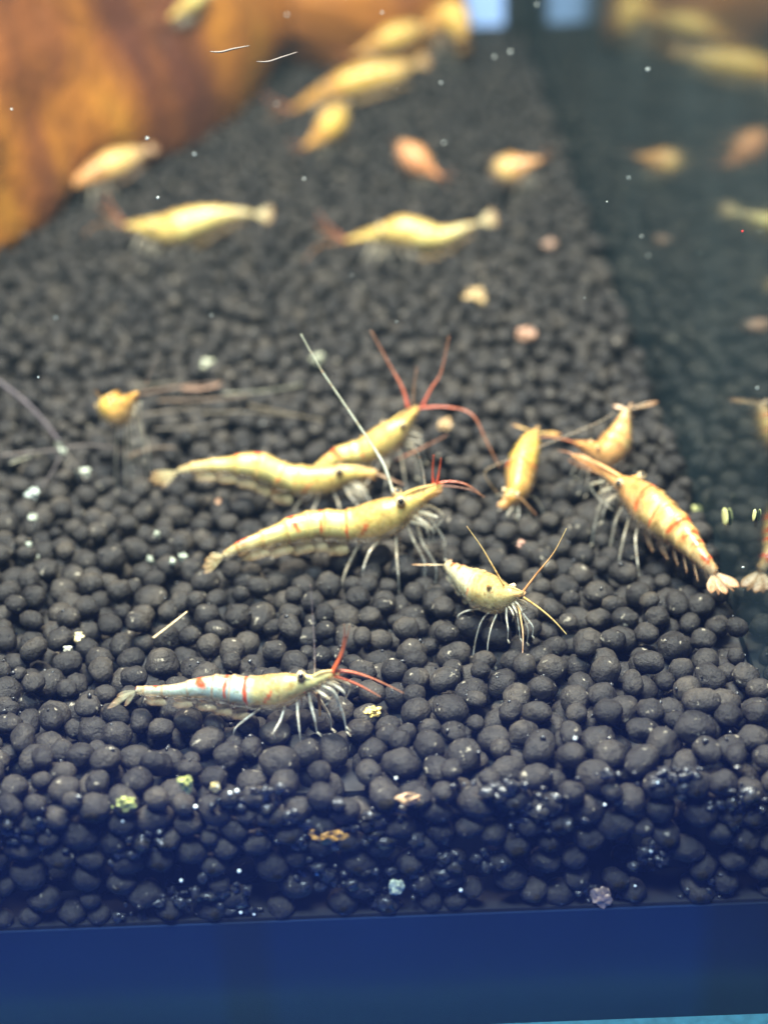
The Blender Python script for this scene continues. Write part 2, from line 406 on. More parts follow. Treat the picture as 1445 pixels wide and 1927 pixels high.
# ------------------------------------------------------------------ driftwood
edge_px = [(-420, 760), (-200, 600), (0, 452), (120, 383), (230, 318), (330, 242), (420, 178), (520, 122), (640, 66), (740, 20), (810, -10), (850, -30)]
EP = [np.array(ground(u, v)) for u, v in edge_px]
for p in EP: p[1] = min(p[1], YB-30)
st = 120; segs = 56; V = []; Fc = []
acc = [np.array(catmull(EP, k/(st-1)*(len(EP)-1))) for k in range(st)]
for k in range(st):
    T = acc[min(k+1, st-1)]-acc[max(k-1, 0)]; T[2] = 0; T = T/np.linalg.norm(T); nrm = np.array([-T[1], T[0], 0])
    q = k/(st-1); R = 44*(1-0.55*q**2.0) * (0.15 + 0.85*min(1, (st-1-k)/14)**0.5)
    c = acc[k] + nrm*R*0.86 + np.array([0, 0, R*0.50])
    for j in range(segs):
        an = 2*math.pi*j/segs
        d = math.cos(an)*nrm + math.sin(an)*np.array([0, 0, 1])
        s1 = q*9.0
        rr = R*(1 + 0.10*math.sin(3*an+s1*0.7) + 0.20*mnoise.noise(Vector((math.cos(an)*1.1, math.sin(an)*1.1, s1*0.55))) +
                0.09*mnoise.noise(Vector((math.cos(an)*2.6, math.sin(an)*2.6, s1*0.9+7))) + 0.025*mnoise.noise(Vector((math.cos(an)*9, math.sin(an)*9, s1*1.6))))
        V.append(c+d*rr)
for k in range(st-1):
    for j in range(segs): Fc.append((k*segs+j, (k+1)*segs+j, (k+1)*segs+(j+1) % segs, k*segs+(j+1) % segs))
Fc.append(tuple(range(segs))); Fc.append(tuple((st-1)*segs+j for j in range(segs))[::-1])
V = [np.array((v[0], min(v[1], YB-0.5), max(v[2], -3.5))) for v in V]
m, nt, b, out = mat('driftwood'); L = nt.links.new
g = N(nt, 'ShaderNodeNewGeometry'); mp = N(nt, 'ShaderNodeMapping'); mp.inputs['Rotation'].default_value = (0, 0, math.radians(-58)); mp.inputs['Scale'].default_value = (0.8, 1.5, 1.2)
L(g.outputs['Position'], mp.inputs['Vector'])
n1 = N(nt, 'ShaderNodeTexNoise', Scale=17.0, Detail=4.0, Distortion=0.8); n2 = N(nt, 'ShaderNodeTexNoise', Scale=120.0, Detail=6.0, Distortion=1.5)
L(mp.outputs[0], n1.inputs['Vector']); L(mp.outputs[0], n2.inputs['Vector'])
r1 = ramp(nt, n1.outputs['Fac'], [(0.34, (0.10, 0.026, 0.009)), (0.45, (0.20, 0.060, 0.010)), (0.54, (0.40, 0.145, 0.014)), (0.68, (0.56, 0.27, 0.026))])
r2 = ramp(nt, n2.outputs['Fac'], [(0.3, (0.72,)*3), (0.65, (1.08,)*3)])
mx = N(nt, 'ShaderNodeMix', data_type='RGBA', blend_type='MULTIPLY'); mx.inputs[0].default_value = 1.0
L(r1.outputs[0], mx.inputs[6]); L(r2.outputs[0], mx.inputs[7]); L(mx.outputs[2], b.inputs['Base Color']); b.inputs['Roughness'].default_value = 0.6
bp = N(nt, 'ShaderNodeBump', Strength=0.8, Distance=1.5*MM); L(n2.outputs['Fac'], bp.inputs['Height']); L(bp.outputs[0], b.inputs['Normal'])
wood = link('driftwood', mesh_from('driftwood', V, Fc), m)
tag(wood, 'large golden brown driftwood log lying across the black soil', 'driftwood')
wood_bvh = BVHTree.FromPolygons([Vector(v) for v in V], Fc)

# ------------------------------------------------------------------ shrimps
def shade(c, k): return (c[0]*k, c[1]*k, c[2]*k)
def mixc(a, b_, t): return tuple(a[i]+(b_[i]-a[i])*t for i in range(3))
PAL = {  # tail, abdomen, carapace, belly
 'yellow': ((0.86, 0.72, 0.40), (0.97, 0.85, 0.27), (0.86, 0.67, 0.18), (0.78, 0.62, 0.33)),
 'blue':   ((0.66, 0.62, 0.42), (0.56, 0.76, 0.74), (0.76, 0.70, 0.30), (0.80, 0.62, 0.36)),
 'pale':   ((0.72, 0.60, 0.40), (0.88, 0.84, 0.52), (0.80, 0.66, 0.26), (0.66, 0.66, 0.46)),
 'gold':   ((0.88, 0.58, 0.22), (0.95, 0.62, 0.05), (0.86, 0.46, 0.08), (0.84, 0.62, 0.30)),
 'orange': ((0.82, 0.56, 0.34), (0.95, 0.64, 0.20), (0.85, 0.42, 0.12), (0.82, 0.60, 0.40)),
 'coral':  ((0.75, 0.40, 0.22), (0.88, 0.36, 0.14), (0.85, 0.34, 0.13), (0.75, 0.5, 0.3)),
}
RED = (0.62, 0.085, 0.025)

def shrimp(label, spine, pal='yellow', stripes=(), eyes=None, antennae=(), legs=True, rings=130, seg=26, carapace=None,
           fan=(), group=None, leg_reach=0.75, leg_alpha=0.30, fan_flat=False, vs=0, spots=(), belly=True, feet_z=None, width=0.80):
    """spine: tail -> head list of (u, v, ground row, radius in pixels) or (Vector, radius mm); carapace: spine index where it begins"""
    lf = lambda u, v, vg: lift(u, v, vg+vs)
    rs = random.Random(label)
    P, R = [], []
    for sp_ in spine:
        if isinstance(sp_[0], (Vector, np.ndarray)): p, r = Vector(sp_[0]), sp_[1]
        else: p = lf(*sp_[:3]); r = px(p, sp_[3]*(1.22 if rings == 70 else 1.0))
        P.append(np.array(p)); R.append(np.array([r]))
    n = len(P); car = carapace if carapace is not None else n*0.5
    mid = P[n//2]
    base = np.array([mid[0], mid[1], 0.0])
    root = link('shrimp', None, loc=base); root.empty_display_size = 0.004
    tag(root, label, 'shrimp', group)
    tail_c, abd_c, car_c, bel_c = PAL[pal]
    pos = lambda t: catmull(P, max(0, min(n-1.0001, t))); rad = lambda t: max(0.05, float(catmull(R, max(0, min(n-1.0001, t)))[0]))
    def frame(t):
        T = pos(t+0.08)-pos(t-0.08); T = T/(np.linalg.norm(T)+1e-9)
        U = np.array([0, 0, 1.0]); U = U-T*U.dot(T)
        if np.linalg.norm(U) < 0.05: U = np.array([0, -1.0, 0.3]); U = U-T*U.dot(T)
        U = U/np.linalg.norm(U); return T, U, np.cross(T, U)
    # body: one skin, overlapping abdomen rings, smooth carapace
    for layer in ('body', 'shell'):
        V, F, C = [], [], []
        for k in range(rings):
            t = (n-1.0001)*k/(rings-1)
            T, U, Sd = frame(t); p = pos(t); r = rad(t); q = t/(n-1)
            ph = (t/car*6.0) % 1.0
            if t < car: r *= 1.0 + 0.10*(0.5-ph)*(1-0.3*(ph > 0.9)) + 0.015*math.cos(ph*6.283)
            else: r *= 1.0 + 0.07*math.exp(-((t-car)/0.22)**2)
            r *= (min(1.0, (k+0.35)/5.0))**0.5
            if layer == 'body':
                sh = 0.06*r; r *= 0.77 - 0.24*max(0, (q-0.72)/0.28) - 0.22*max(0, (0.16-q)/0.16)
                p = p + U*sh
            for j in range(seg):
                an = 2*math.pi*j/seg; d = math.cos(an); w = math.sin(an)
                wob = 1 + 0.035*mnoise.noise(Vector((t*2.2, d*1.5, w*1.5+len(label))))
                hh = d*(1.0 if d > 0 else 0.94)
                V.append(p + r*wob*(hh*U + width*w*(1.0-0.12*max(0, d)**2)*Sd) - base)
                if t < car: c = mixc(tail_c, abd_c, min(1, t/car*2.2))
                else: c = mixc(abd_c, car_c, min(1, (t-car)/0.35))
                if d < -0.25: c = mixc(c, bel_c, min(1, (-0.25-d)*1.6))
                mot = mnoise.noise(Vector((t*3.0, d*2.2, w*2.2))*1.7 + Vector((len(label), 0, 0)))
                if layer == 'body':
                    c = mixc(c, shade((c[0], c[1]*0.74, c[2]*0.5), 0.80), max(0, min(1, 0.30+mot*1.6))*(0.95 if t > car else 0.40))
                    if t > car:
                        gq = (t-car)/(n-1-car)
                        c = mixc(c, (0.40, 0.24, 0.07), 0.62*math.exp(-((gq-0.42)/0.13)**2-((d-0.25)/0.45)**2))
                        c = mixc(c, (0.50, 0.34, 0.10), 0.45*math.exp(-((gq-0.15)/0.06)**2-((d+0.1)/0.5)**2))
                    if t < car and 0.25 < ph < 0.75: c = mixc(c, (0.99, 0.94, 0.72), 0.22)
                    nn = mnoise.noise(Vector((t*5.0, d*4.0, w*4.0+len(label))))
                    al = 0.95 - 0.60*max(0, (0.34-q)/0.34) - (0.10 if t > car+0.3 else 0.0) - max(0, min(0.42, 0.10+nn*0.9))*(1.0 if t > car else 0.45) - 0.25*max(0, -d-0.3)
                    al = max(0.3, al)
                    for (su, sv, sr, sc_) in spots:
                        pu, pv_, _ = project(Vector(V[-1]+base)); dd_ = math.hypot(pu-su, pv_-sv)
                        if dd_ < sr and np.dot(Sd*w, np.array(CPOS)-p) > 0: c = mixc(c, sc_, min(1, (sr-dd_)/sr*2.5))
                else:
                    c = mixc(c, (0.80, 0.66, 0.46), 0.22)
                    al = 0.24 + 0.14*max(0, min(1, 0.4+mot*1.5))
                    if d > 0.90: c = mixc(c, (0.85, 0.42, 0.12), 0.55); al += 0.15
                    if t < car:
                        if ph < 0.06 or ph > 0.95: c = mixc(c, (0.58, 0.28, 0.10), 0.7); al += 0.36
                        elif ph < 0.2: al += 0.12
                    for (ts, lo, hi, wd, sl) in stripes:
                        wd_ = wd*1.0*(0.85+0.8*mnoise.noise(Vector((d*3.0, ts*5, w))))
                        x = abs(t - ts - sl*(d-0.3) + 0.06*mnoise.noise(Vector((d*4, ts*3, 1))))/wd_
                        if lo <= d <= hi and x < 1.25:
                            k_ = min(1, (1.25-x)*2.0)*min(1, (d-lo+0.08)*4)*(1.0+0.4*mot)
                            c = mixc(c, RED, max(0, min(1, k_*1.1))); al = al+(0.92-al)*max(0, min(1, k_))
                    for (su, sv, sr, sc_) in spots:
                        pu, pv_, _ = project(Vector(V[-1]+base)); dd_ = math.hypot(pu-su, pv_-sv)
                        if dd_ < sr and np.dot(Sd*w, np.array(CPOS)-p) > 0: c = mixc(c, sc_, min(1, (sr-dd_)/sr*2.5)); al = 0.9
                C.append((*c, al))
        for k in range(rings-1):
            for j in range(seg):
                a, b_ = k*seg+j, k*seg+(j+1) % seg; F.append((a, b_, b_+seg, a+seg))
        F.append(tuple(range(seg))[::-1]); F.append(tuple((rings-1)*seg+j for j in range(seg)))
        link(layer, mesh_from(layer, V, F, cols=C), M_SHELL if layer == 'body' else M_CLEAR, root)
    def part(name, pts, radii, colour, sg=6, sub=4, flat=1.0, m=M_LIMB):
        v, f, c = tube([np.array(p)-base for p in pts], radii, sg, sub, colour, flat)
        return link(name, mesh_from(name, v, f, cols=c), m, root)
    def blade(name, a, b_, side, w, thick, colour, al):
        """flat leaf from a to b, widest past the middle"""
        a, b_ = np.array(a)-base, np.array(b_)-base; ax = b_-a; nr = np.cross(ax, side); nr = nr/(np.linalg.norm(nr)+1e-9)
        v, f, c = [], [], []; m_ = 9
        for k in range(m_):
            q = k/(m_-1); ww = w*(0.22+0.95*math.sin(math.pi*min(1, q*0.93+0.05)**1.7))*(1 if q < 0.98 else 0.55)
            for j, s_ in enumerate((-1, -0.5, 0, 0.5, 1)):
                bend = -0.10*w*s_*s_
                for top in (0, 1):
                    v.append(a+ax*q+side*ww*s_+nr*(bend+(thick if top else -thick)*(1-0.8*abs(s_))))
                    cc = mixc(colour, (0.70, 0.24, 0.08), 0.55*max(0, q-0.55)/0.45) if al < 0.9 else colour
                    c.append((*cc, al*(0.75+0.25*abs(s_))))
        for k in range(m_-1):
            for j in range(4):
                o_ = k*10+j*2; f += [(o_, o_+2, o_+12, o_+10), (o_+1, o_+11, o_+13, o_+3)]
            o_ = k*10; f += [(o_, o_+10, o_+11, o_+1), (o_+8, o_+9, o_+19, o_+18)]
        f += [(0, 1, 3, 2), (2, 3, 5, 4), (4, 5, 7, 6), (6, 7, 9, 8)]
        e = (m_-1)*10; f += [(e, e+2, e+3, e+1), (e+2, e+4, e+5, e+3), (e+4, e+6, e+7, e+5), (e+6, e+8, e+9, e+7)]
        return link(name, mesh_from(name, v, f, cols=c), M_LIMB, root)
    L_ = sum(np.linalg.norm(P[i+1]-P[i]) for i in range(n-1)); u_ = L_/22.0       # size unit: 1 for a 22 mm body
    # tail fan
    T, U, Sd = frame(0.05); t0 = pos(0.0)+T*0.25*u_
    tips = fan
    if tips:
        for i, (fu, fv, fg_) in enumerate(tips):
            tip = np.array(lf(fu, fv, fg_)); sd = np.cross(tip-t0, U); sd = sd/(np.linalg.norm(sd)+1e-9)
            sd = sd*0.8 + U*0.35*(1 if i % 2 else -1) if fan_flat else sd*0.5 + U*0.85
            blade('telson' if i == len(tips)//2 else 'uropod', t0, tip, sd/np.linalg.norm(sd), (0.46 if fan_flat else 0.28)*u_, 0.05*u_, shade(tail_c, 0.9), 0.42 if fan_flat else 0.24)
    else:
        for i, sprd in enumerate((-0.55, -0.28, 0.0, 0.28, 0.55)):
            tip = t0 - T*(3.6-0.6*abs(sprd))*u_ + Sd*sprd*2.6*u_ + U*sprd*1.5*u_
            sd = Sd*0.4+U*0.85
            blade('telson' if i == 2 else 'uropod', t0, tip, sd/np.linalg.norm(sd), (0.3 if i == 2 else 0.42)*u_, 0.05*u_, shade(tail_c, 0.9), 0.25)
    # head: rostrum, scales, eyes
    hd = n-1.0; T, U, Sd = frame(hd-0.6); tipP = pos(hd)
    et = hd-2.05
    rb = pos(et) + frame(et)[1]*rad(et)*0.82
    part('rostrum', [rb, rb+(tipP-rb)*0.5+U*0.38*u_, tipP+T*0.5*u_+U*0.12*u_], [0.30*u_, 0.22*u_, 0.03*u_], lambda q: (*mixc(car_c, (0.72, 0.38, 0.22), q*0.8), 0.75-0.25*q), 7, 5, 0.7)
    for s_ in (-1, 1):
        a = pos(hd-1.3)+Sd*s_*rad(hd-1.3)*0.45-U*0.15*u_; sd = U*0.75+Sd*s_*0.65
        blade('antennal_scale', a, tipP+Sd*s_*0.7*u_-U*0.25*u_, sd/np.linalg.norm(sd), 0.48*u_, 0.07*u_, mixc(car_c, (0.8, 0.5, 0.32), 0.5), 0.42)
    Te, Ue, Se = frame(et)
    ev, ef = ICO[2]
    for i, s_ in enumerate((-1, 1)):
        ep = pos(et)+Ue*rad(et)*0.62+Se*s_*rad(et)*width*0.92+Te*0.25*u_
        if eyes: ep = np.array(lf(*eyes[i])) if eyes[i] is not None else ep
        er = 0.50*u_
        e = link('eye', mesh_from('eye', ev*np.array([er]*3), [tuple(map(int, t)) for t in ef]), M_CORNEA, root, ep-base)
        out_ = Se*s_*0.75+Te*0.35+Ue*0.25
        if eyes and eyes[i] is not None: w_ = np.array(CPOS)-ep; out_ = out_*0.55+0.8*w_/np.linalg.norm(w_)
        out_ = out_/np.linalg.norm(out_)
        link('pupil', mesh_from('pupil', ev*er*0.66, [tuple(map(int, t)) for t in ef]), M_BLACK, e, out_*er*0.48)
        part('eyestalk', [pos(et)+Ue*rad(et)*0.3, ep-out_*er*0.3], [0.30*u_, 0.30*u_], lambda q: (*car_c, 0.9), 6, 2)
    # antennae: drawn in photo pixels or by default
    if antennae == 'auto':
        for s_ in (-1, 1):
            a = tipP+Sd*s_*0.25*u_
            part('antenna', [a, a+T*4*u_+Sd*s_*3*u_+U*1.0*u_, a+T*6*u_+Sd*s_*8*u_+U*0.5*u_], [0.11*u_, 0.07*u_, 0.03*u_], lambda q: (0.6, 0.30-0.0*q, 0.14, 0.75), 5, 6)
            part('antennule', [a, a+T*2.5*u_+Sd*s_*1.0*u_+U*2.5*u_, a+T*4.0*u_+Sd*s_*2*u_+U*5*u_], [0.10*u_, 0.07*u_, 0.03*u_], lambda q: (0.65, 0.2, 0.08, 0.8), 5, 6)
    else:
        for (kind, pts, r0, r1, c0, c1) in antennae:
            pp = [np.array(lf(*p)) for p in pts]
            part(kind, pp, [r0+(r1-r0)*i/(len(pp)-1) for i in range(len(pp))], lambda q, c0=c0, c1=c1: (*mixc(c0, c1, q), 0.95-0.35*q), 6, 8)
    # walking legs
    if legs:
        for i in range(5):
            for s_ in (-1, 1):
                t = car + 0.35 + (n-2.2-car-0.35)*i/4.6
                T, U, Sd = frame(t); Th = np.array([T[0], T[1], 0]); Th = Th/(np.linalg.norm(Th)+1e-9)
                Sh = np.array([Th[1], -Th[0], 0])
                hip = pos(t)-U*rad(t)*0.80+Sd*s_*rad(t)*0.30
                fw = ((-3.4, -1.6, 0.4, 1.9, 2.6)[i]+rs.gauss(0, 0.55))*leg_reach*u_
                lat = (2.5, 2.7, 2.4, 1.3, 0.8)[i]*leg_reach*u_*rs.uniform(0.75, 1.2)
                fx = hip+Th*fw+Sh*s_*lat
                gz = top_z(fx[0], fx[1]) if feet_z is None else feet_z
                if i >= 3: gz = gz+0.25*(hip[2]-gz)
                foot = np.array([fx[0], fx[1], gz+0.08])
                drop = hip[2]-foot[2]
                kn = hip+Th*fw*rs.uniform(0.35, 0.6)+Sh*s_*lat*0.62+np.array([0, 0, -rs.uniform(0.15, 0.38)*drop])
                an_ = hip+Th*fw*rs.uniform(0.75, 1.15)+Sh*s_*lat*1.0+np.array([0, 0, -rs.uniform(0.6, 0.72)*drop])
                lc = (0.85, 0.76, 0.60) if pal in ('blue', 'pale') else (0.62, 0.50, 0.34); la = leg_alpha
                r0 = (0.15, 0.15, 0.15, 0.18, 0.19)[i]*u_
                part('leg', [hip, kn, an_, foot], [r0, r0*0.95, r0*0.72, r0*0.30], lambda q, lc=lc, la=la: (*mixc(lc, (0.80, 0.80, 0.76), q), la if (q*3+0.1) % 1 > 0.25 else min(1, la+0.35)), 6, 5)
                if i >= 3:                                   # little claws of the front pairs
                    for w_ in (-1, 1): part('claw', [foot+np.array([0, 0, 0.1]), foot+Th*0.5*u_+Sh*w_*0.16*u_-np.array([0, 0, 0.35*u_])], [0.13*u_, 0.05*u_], lambda q: (0.70, 0.64, 0.52, 0.5), 5, 2)
        for i in range(3):                                   # mouth limbs bunched under the head
            for s_ in (-1, 1):
                t = n-3.3+0.42*i; T, U, Sd = frame(t); hip = pos(t)-U*rad(t)*0.78+Sd*s_*rad(t)*0.25
                z0 = hip[2]; j_ = lambda: rs.uniform(0.75, 1.25)
                pp = [hip, hip+T*0.9*u_*j_()-U*0.7*u_*j_()+Sd*s_*0.5*u_, hip+T*1.2*u_*j_()-U*1.7*u_*j_()+Sd*s_*0.7*u_, hip+T*0.3*u_*j_()-U*2.5*u_*j_()+Sd*s_*0.4*u_]
                gz = top_z(pp[-1][0], pp[-1][1])
                if pp[-1][2] < gz+0.1: pp[-1][2] = gz+0.1
                part('mouth_limb', pp, [0.19*u_, 0.18*u_, 0.14*u_, 0.05*u_], lambda q: (*mixc((0.80, 0.70, 0.50), (0.86, 0.82, 0.72), q), leg_alpha*0.9), 6, 5)
    # swimmerets under the abdomen
    if belly:
        for i in range(5):
            for s_ in (-1, 1):
                t = car*(0.32+0.16*i); T, U, Sd = frame(t)
                a = pos(t)-U*rad(t)*0.72+Sd*s_*rad(t)*0.35
                tip = a-U*(0.95+0.16*i)*u_-T*1.2*u_+Sd*s_*0.2*u_
                sd = T*0.9+Sd*0.3
                blade('swimmeret', a, tip, sd/np.linalg.norm(sd), 1.15*u_, 0.05*u_, bel_c, 0.32)
    return root

AR = (0.72, 0.12, 0.05); AB = (0.45, 0.22, 0.13); APALE = (0.62, 0.62, 0.50); AGOLD = (0.72, 0.45, 0.16)
GRP = None
shrimp('pale blue shrimp with red bars and yellow head standing alone on the soil',
    [(254, 1299, 1366, 9), (277, 1301, 1368, 11), (325, 1301, 1370, 14), (388, 1296, 1374, 25), (430, 1299, 1377, 32), (471, 1304, 1380, 34), (517, 1302, 1384, 37), (545, 1295, 1386, 32), (570, 1289, 1387, 22), (597, 1282, 1388, 14), (621, 1271, 1389, 8), (634, 1266, 1390, 4)],
    'blue', [(1.4, 0.7, 1, 0.12, 0), (3.05, 0.4, 1, 0.14, -0.25), (3.95, -0.2, 1, 0.09, 0), (4.9, -0.35, 1, 0.11, -0.1), (6.0, -0.2, 0.45, 0.11, 0.75)],
    eyes=[(567, 1270, 1376), (566, 1272, 1392)], vs=-20, carapace=5.0, spots=[(251, 1293, 9, (0.16, 0.02, 0.02))],
    fan=[(202, 1333, 1368), (210, 1323, 1370), (220, 1310, 1366), (234, 1328, 1372)],
    antennae=[('antennule', [(624, 1268, 1388), (640, 1236, 1388), (648, 1200, 1388), (647, 1175, 1388)], 0.26, 0.04, (0.80, 0.13, 0.03), AB),
              ('antennule', [(627, 1267, 1392), (644, 1232, 1392), (654, 1196, 1392), (658, 1178, 1392)], 0.16, 0.03, (0.80, 0.13, 0.03), AB),
              ('antenna', [(630, 1262, 1389), (665, 1266, 1389), (705, 1279, 1391), (760, 1305, 1394)], 0.20, 0.05, AR, AB),
              ('antenna', [(628, 1272, 1390), (665, 1285, 1392), (695, 1300, 1394), (716, 1312, 1396)], 0.18, 0.05, AR, AB),
              ('antennule', [(592, 1268, 1385), (592, 1230, 1380), (589, 1170, 1375), (584, 1100, 1370)], 0.07, 0.03, (0.5, 0.4, 0.36), (0.4, 0.3, 0.3))], rings=190, seg=34, leg_alpha=0.62, leg_reach=0.7)
shrimp('large yellow shrimp with a long pale antenna swept back over the others',
    [(419, 1047, 1128, 7), (455, 1029, 1122, 13), (511, 1010, 1110, 20), (563, 995, 1101, 30), (604, 988, 1096, 31), (656, 990, 1096, 34), (701, 983, 1097, 41), (735, 970, 1098, 39), (761, 955, 1098, 28), (791, 938, 1099, 16), (830, 914, 1100, 5)],
    'yellow', [(1.05, 0.6, 1, 0.22, 0), (2.9, 0.2, 1, 0.11, -0.2), (4.0, -0.3, 1, 0.07, 0), (5.0, -0.4, 1, 0.07, 0), (5.9, -0.35, 0.4, 0.10, 0.7)],
    eyes=[(747, 927, 1085), (754, 943, 1106)], vs=-40, carapace=5.0,
    fan=[(384, 1079, 1136), (381, 1068, 1134), (385, 1056, 1132), (394, 1046, 1130)],
    antennae=[('antenna', [(740, 928, 1098), (722, 875, 1090), (692, 826, 1080), (645, 756, 1070), (602, 692, 1060), (566, 628, 1050)], 0.19, 0.07, (0.66, 0.66, 0.55), (0.42, 0.43, 0.34)),
              ('antennule', [(816, 914, 1098), (814, 890, 1098), (816, 856, 1098)], 0.17, 0.05, (0.85, 0.10, 0.05), AR),
              ('antennule', [(822, 912, 1102), (826, 890, 1102), (830, 862, 1102)], 0.17, 0.05, (0.85, 0.10, 0.05), AR),
              ('antennule', [(800, 918, 1096), (795, 880, 1090), (783, 840, 1085)], 0.08, 0.04, (0.4, 0.36, 0.3), (0.3, 0.28, 0.25)),
              ('antenna', [(826, 909, 1100), (850, 906, 1100), (878, 912, 1102), (905, 930, 1104)], 0.15, 0.05, AR, AB),
              ('antenna', [(828, 914, 1100), (856, 916, 1100), (886, 922, 1102), (912, 936, 1104)], 0.13, 0.05, (0.7, 0.3, 0.2), AB)], rings=190, seg=34)
shrimp('humped yellow shrimp with its head overlapping the shrimp climbing behind it',
    [(333, 887, 962, 6), (372, 879, 962, 12), (425, 876, 962, 17), (483, 878, 963, 29), (531, 897, 964, 29), (575, 906, 965, 32), (614, 903, 966, 29), (648, 894, 966, 21), (677, 891, 967, 12), (708, 891, 968, 4)],
    'yellow', [(2.95, 0.45, 1, 0.08, 0), (2.4, 0.7, 1, 0.06, 0), (3.9, -0.2, 0.6, 0.08, 0.2), (4.55, -0.1, 0.7, 0.06, -0.2), (5.35, -0.5, 0.35, 0.09, 0.6)],
    eyes=[(642, 880, 955), (638, 887, 972)], vs=-22, carapace=4.6,
    fan=[(284, 892, 960), (280, 903, 962), (289, 911, 964), (303, 916, 966)],
    antennae=[('antenna', [(700, 889, 966), (730, 900, 970), (760, 912, 976)], 0.16, 0.05, (0.7, 0.45, 0.25), AB)], rings=170, seg=30)
shrimp('yellow shrimp climbing behind the humped one with long spread red antennae',
    [(548, 912, 945, 6), (580, 898, 944, 11), (609, 878, 942, 15), (643, 858, 940, 21), (681, 851, 938, 27), (720, 832, 935, 33), (744, 813, 933, 28), (764, 794, 931, 17), (786, 766, 930, 5)],
    'yellow', [(3.0, 0.1, 1, 0.13, -0.3), (4.0, -0.2, 0.8, 0.06, 0), (2.4, 0.4, 1, 0.06, 0)], eyes=[(722, 796, 925), (757, 800, 938)], vs=-28, carapace=4.2,
    antennae=[('antenna', [(768, 768, 930), (757, 730, 925), (735, 690, 920), (698, 622, 915)], 0.24, 0.06, (0.6, 0.12, 0.08), AB),
              ('antenna', [(795, 764, 930), (812, 730, 928), (830, 700, 925), (845, 632, 920)], 0.22, 0.06, (0.6, 0.12, 0.08), AB),
              ('antenna', [(786, 768, 930), (840, 766, 935), (888, 780, 945), (915, 830, 955), (940, 880, 965)], 0.18, 0.06, (0.6, 0.15, 0.10), (0.35, 0.18, 0.10)),
              ('antennule', [(744, 866, 935), (790, 845, 940), (842, 818, 945)], 0.14, 0.05, (0.65, 0.25, 0.15), AB),
              ('antennule', [(776, 766, 930), (780, 720, 928), (785, 690, 926)], 0.10, 0.05, (0.4, 0.25, 0.15), AB)], rings=150, seg=28)
shrimp('small pale shrimp facing out with four golden antennae spread wide',
    [(836, 1062, 1118, 9), (850, 1072, 1124, 15), (866, 1083, 1134, 23), (884, 1098, 1146, 32), (903, 1110, 1160, 39), (922, 1118, 1174, 41), (941, 1121, 1186, 34), (959, 1120, 1196, 20), (970, 1118, 1200, 12), (983, 1116, 1206, 4)],
    'pale', [(1.2, 0.6, 1, 0.25, 0), (2.1, 0.7, 1, 0.1, 0), (4.2, -0.5, 0.5, 0.06, 0.4)], eyes=[None, (962, 1104, 1190)], carapace=4.0, spots=[(920, 1108, 8, (0.03, 0.02, 0.01)), (928, 1142, 4, (0.1, 0.06, 0.02)), (912, 1117, 4, (0.2, 0.12, 0.04))],
    fan_flat=True, fan=[(775, 1063, 1122), (850, 1053, 1116), (800, 1063, 1122)],
    antennae=[('antenna', [(948, 1102, 1195), (925, 1062, 1190), (905, 1028, 1185), (878, 990, 1180)], 0.13, 0.05, AGOLD, (0.55, 0.42, 0.2)),
              ('antenna', [(984, 1114, 1200), (1010, 1080, 1198), (1042, 1040, 1195), (1066, 994, 1190)], 0.15, 0.05, (0.75, 0.30, 0.12), (0.55, 0.42, 0.2)),
              ('antenna', [(984, 1124, 1205), (1015, 1145, 1210), (1042, 1168, 1216), (1066, 1194, 1224)], 0.14, 0.05, AGOLD, (0.55, 0.45, 0.2)),
              ('antenna', [(974, 1136, 1205), (980, 1165, 1215), (984, 1195, 1226), (983, 1234, 1240)], 0.13, 0.05, AGOLD, (0.6, 0.4, 0.3))], rings=150, seg=30, leg_reach=0.95, leg_alpha=0.6)
shrimp('golden shrimp heading down the slope with tail blades spread like whiskers',
    [(1008, 812, 905, 9), (1004, 822, 911, 16), (998, 834, 918, 25), (990, 856, 932, 33), (982, 880, 946, 36), (978, 902, 958, 36), (974, 920, 970, 30), (964, 934, 978, 20), (953, 944, 984, 12), (941, 954, 990, 5)],
    'gold', [(4.3, 0.2, 1, 0.12, 0)], vs=-14, carapace=4.2, fan_flat=True, fan=[(964, 799, 900), (1012, 802, 896), (1056, 817, 900)],
    antennae=[('antenna', [(938, 930, 985), (912, 889, 980), (960, 864, 970), (1022, 838, 960), (1120, 797, 945), (1156, 776, 940)], 0.05, 0.05, (0.30, 0.20, 0.10), (0.45, 0.36, 0.25)),
              ('antennule', [(945, 935, 985), (975, 935, 990), (1010, 970, 998)], 0.10, 0.04, AGOLD, AB)], rings=130, seg=28, leg_reach=1.15, leg_alpha=0.5)
shrimp('orange shrimp behind the red barred one with its forked tail raised',
    [(1181, 768, 888, 9), (1175, 786, 892, 15), (1170, 806, 898, 25), (1161, 831, 906, 36), (1146, 850, 914, 39), (1128, 855, 920, 31), (1112, 848, 924, 20), (1098, 840, 927, 11), (1080, 832, 930, 4)],
    'orange', [(1.5, 0.5, 1, 0.12, 0), (2.6, 0.3, 1, 0.10, 0)], vs=-10, carapace=3.2, fan_flat=True, fan=[(1154, 763, 885), (1190, 758, 880), (1238, 756, 888)],
    antennae=[('antenna', [(1090, 838, 928), (1065, 828, 932), (1025, 822, 936), (990, 828, 940)], 0.16, 0.05, (0.65, 0.2, 0.1), AB)], rings=120, seg=26)
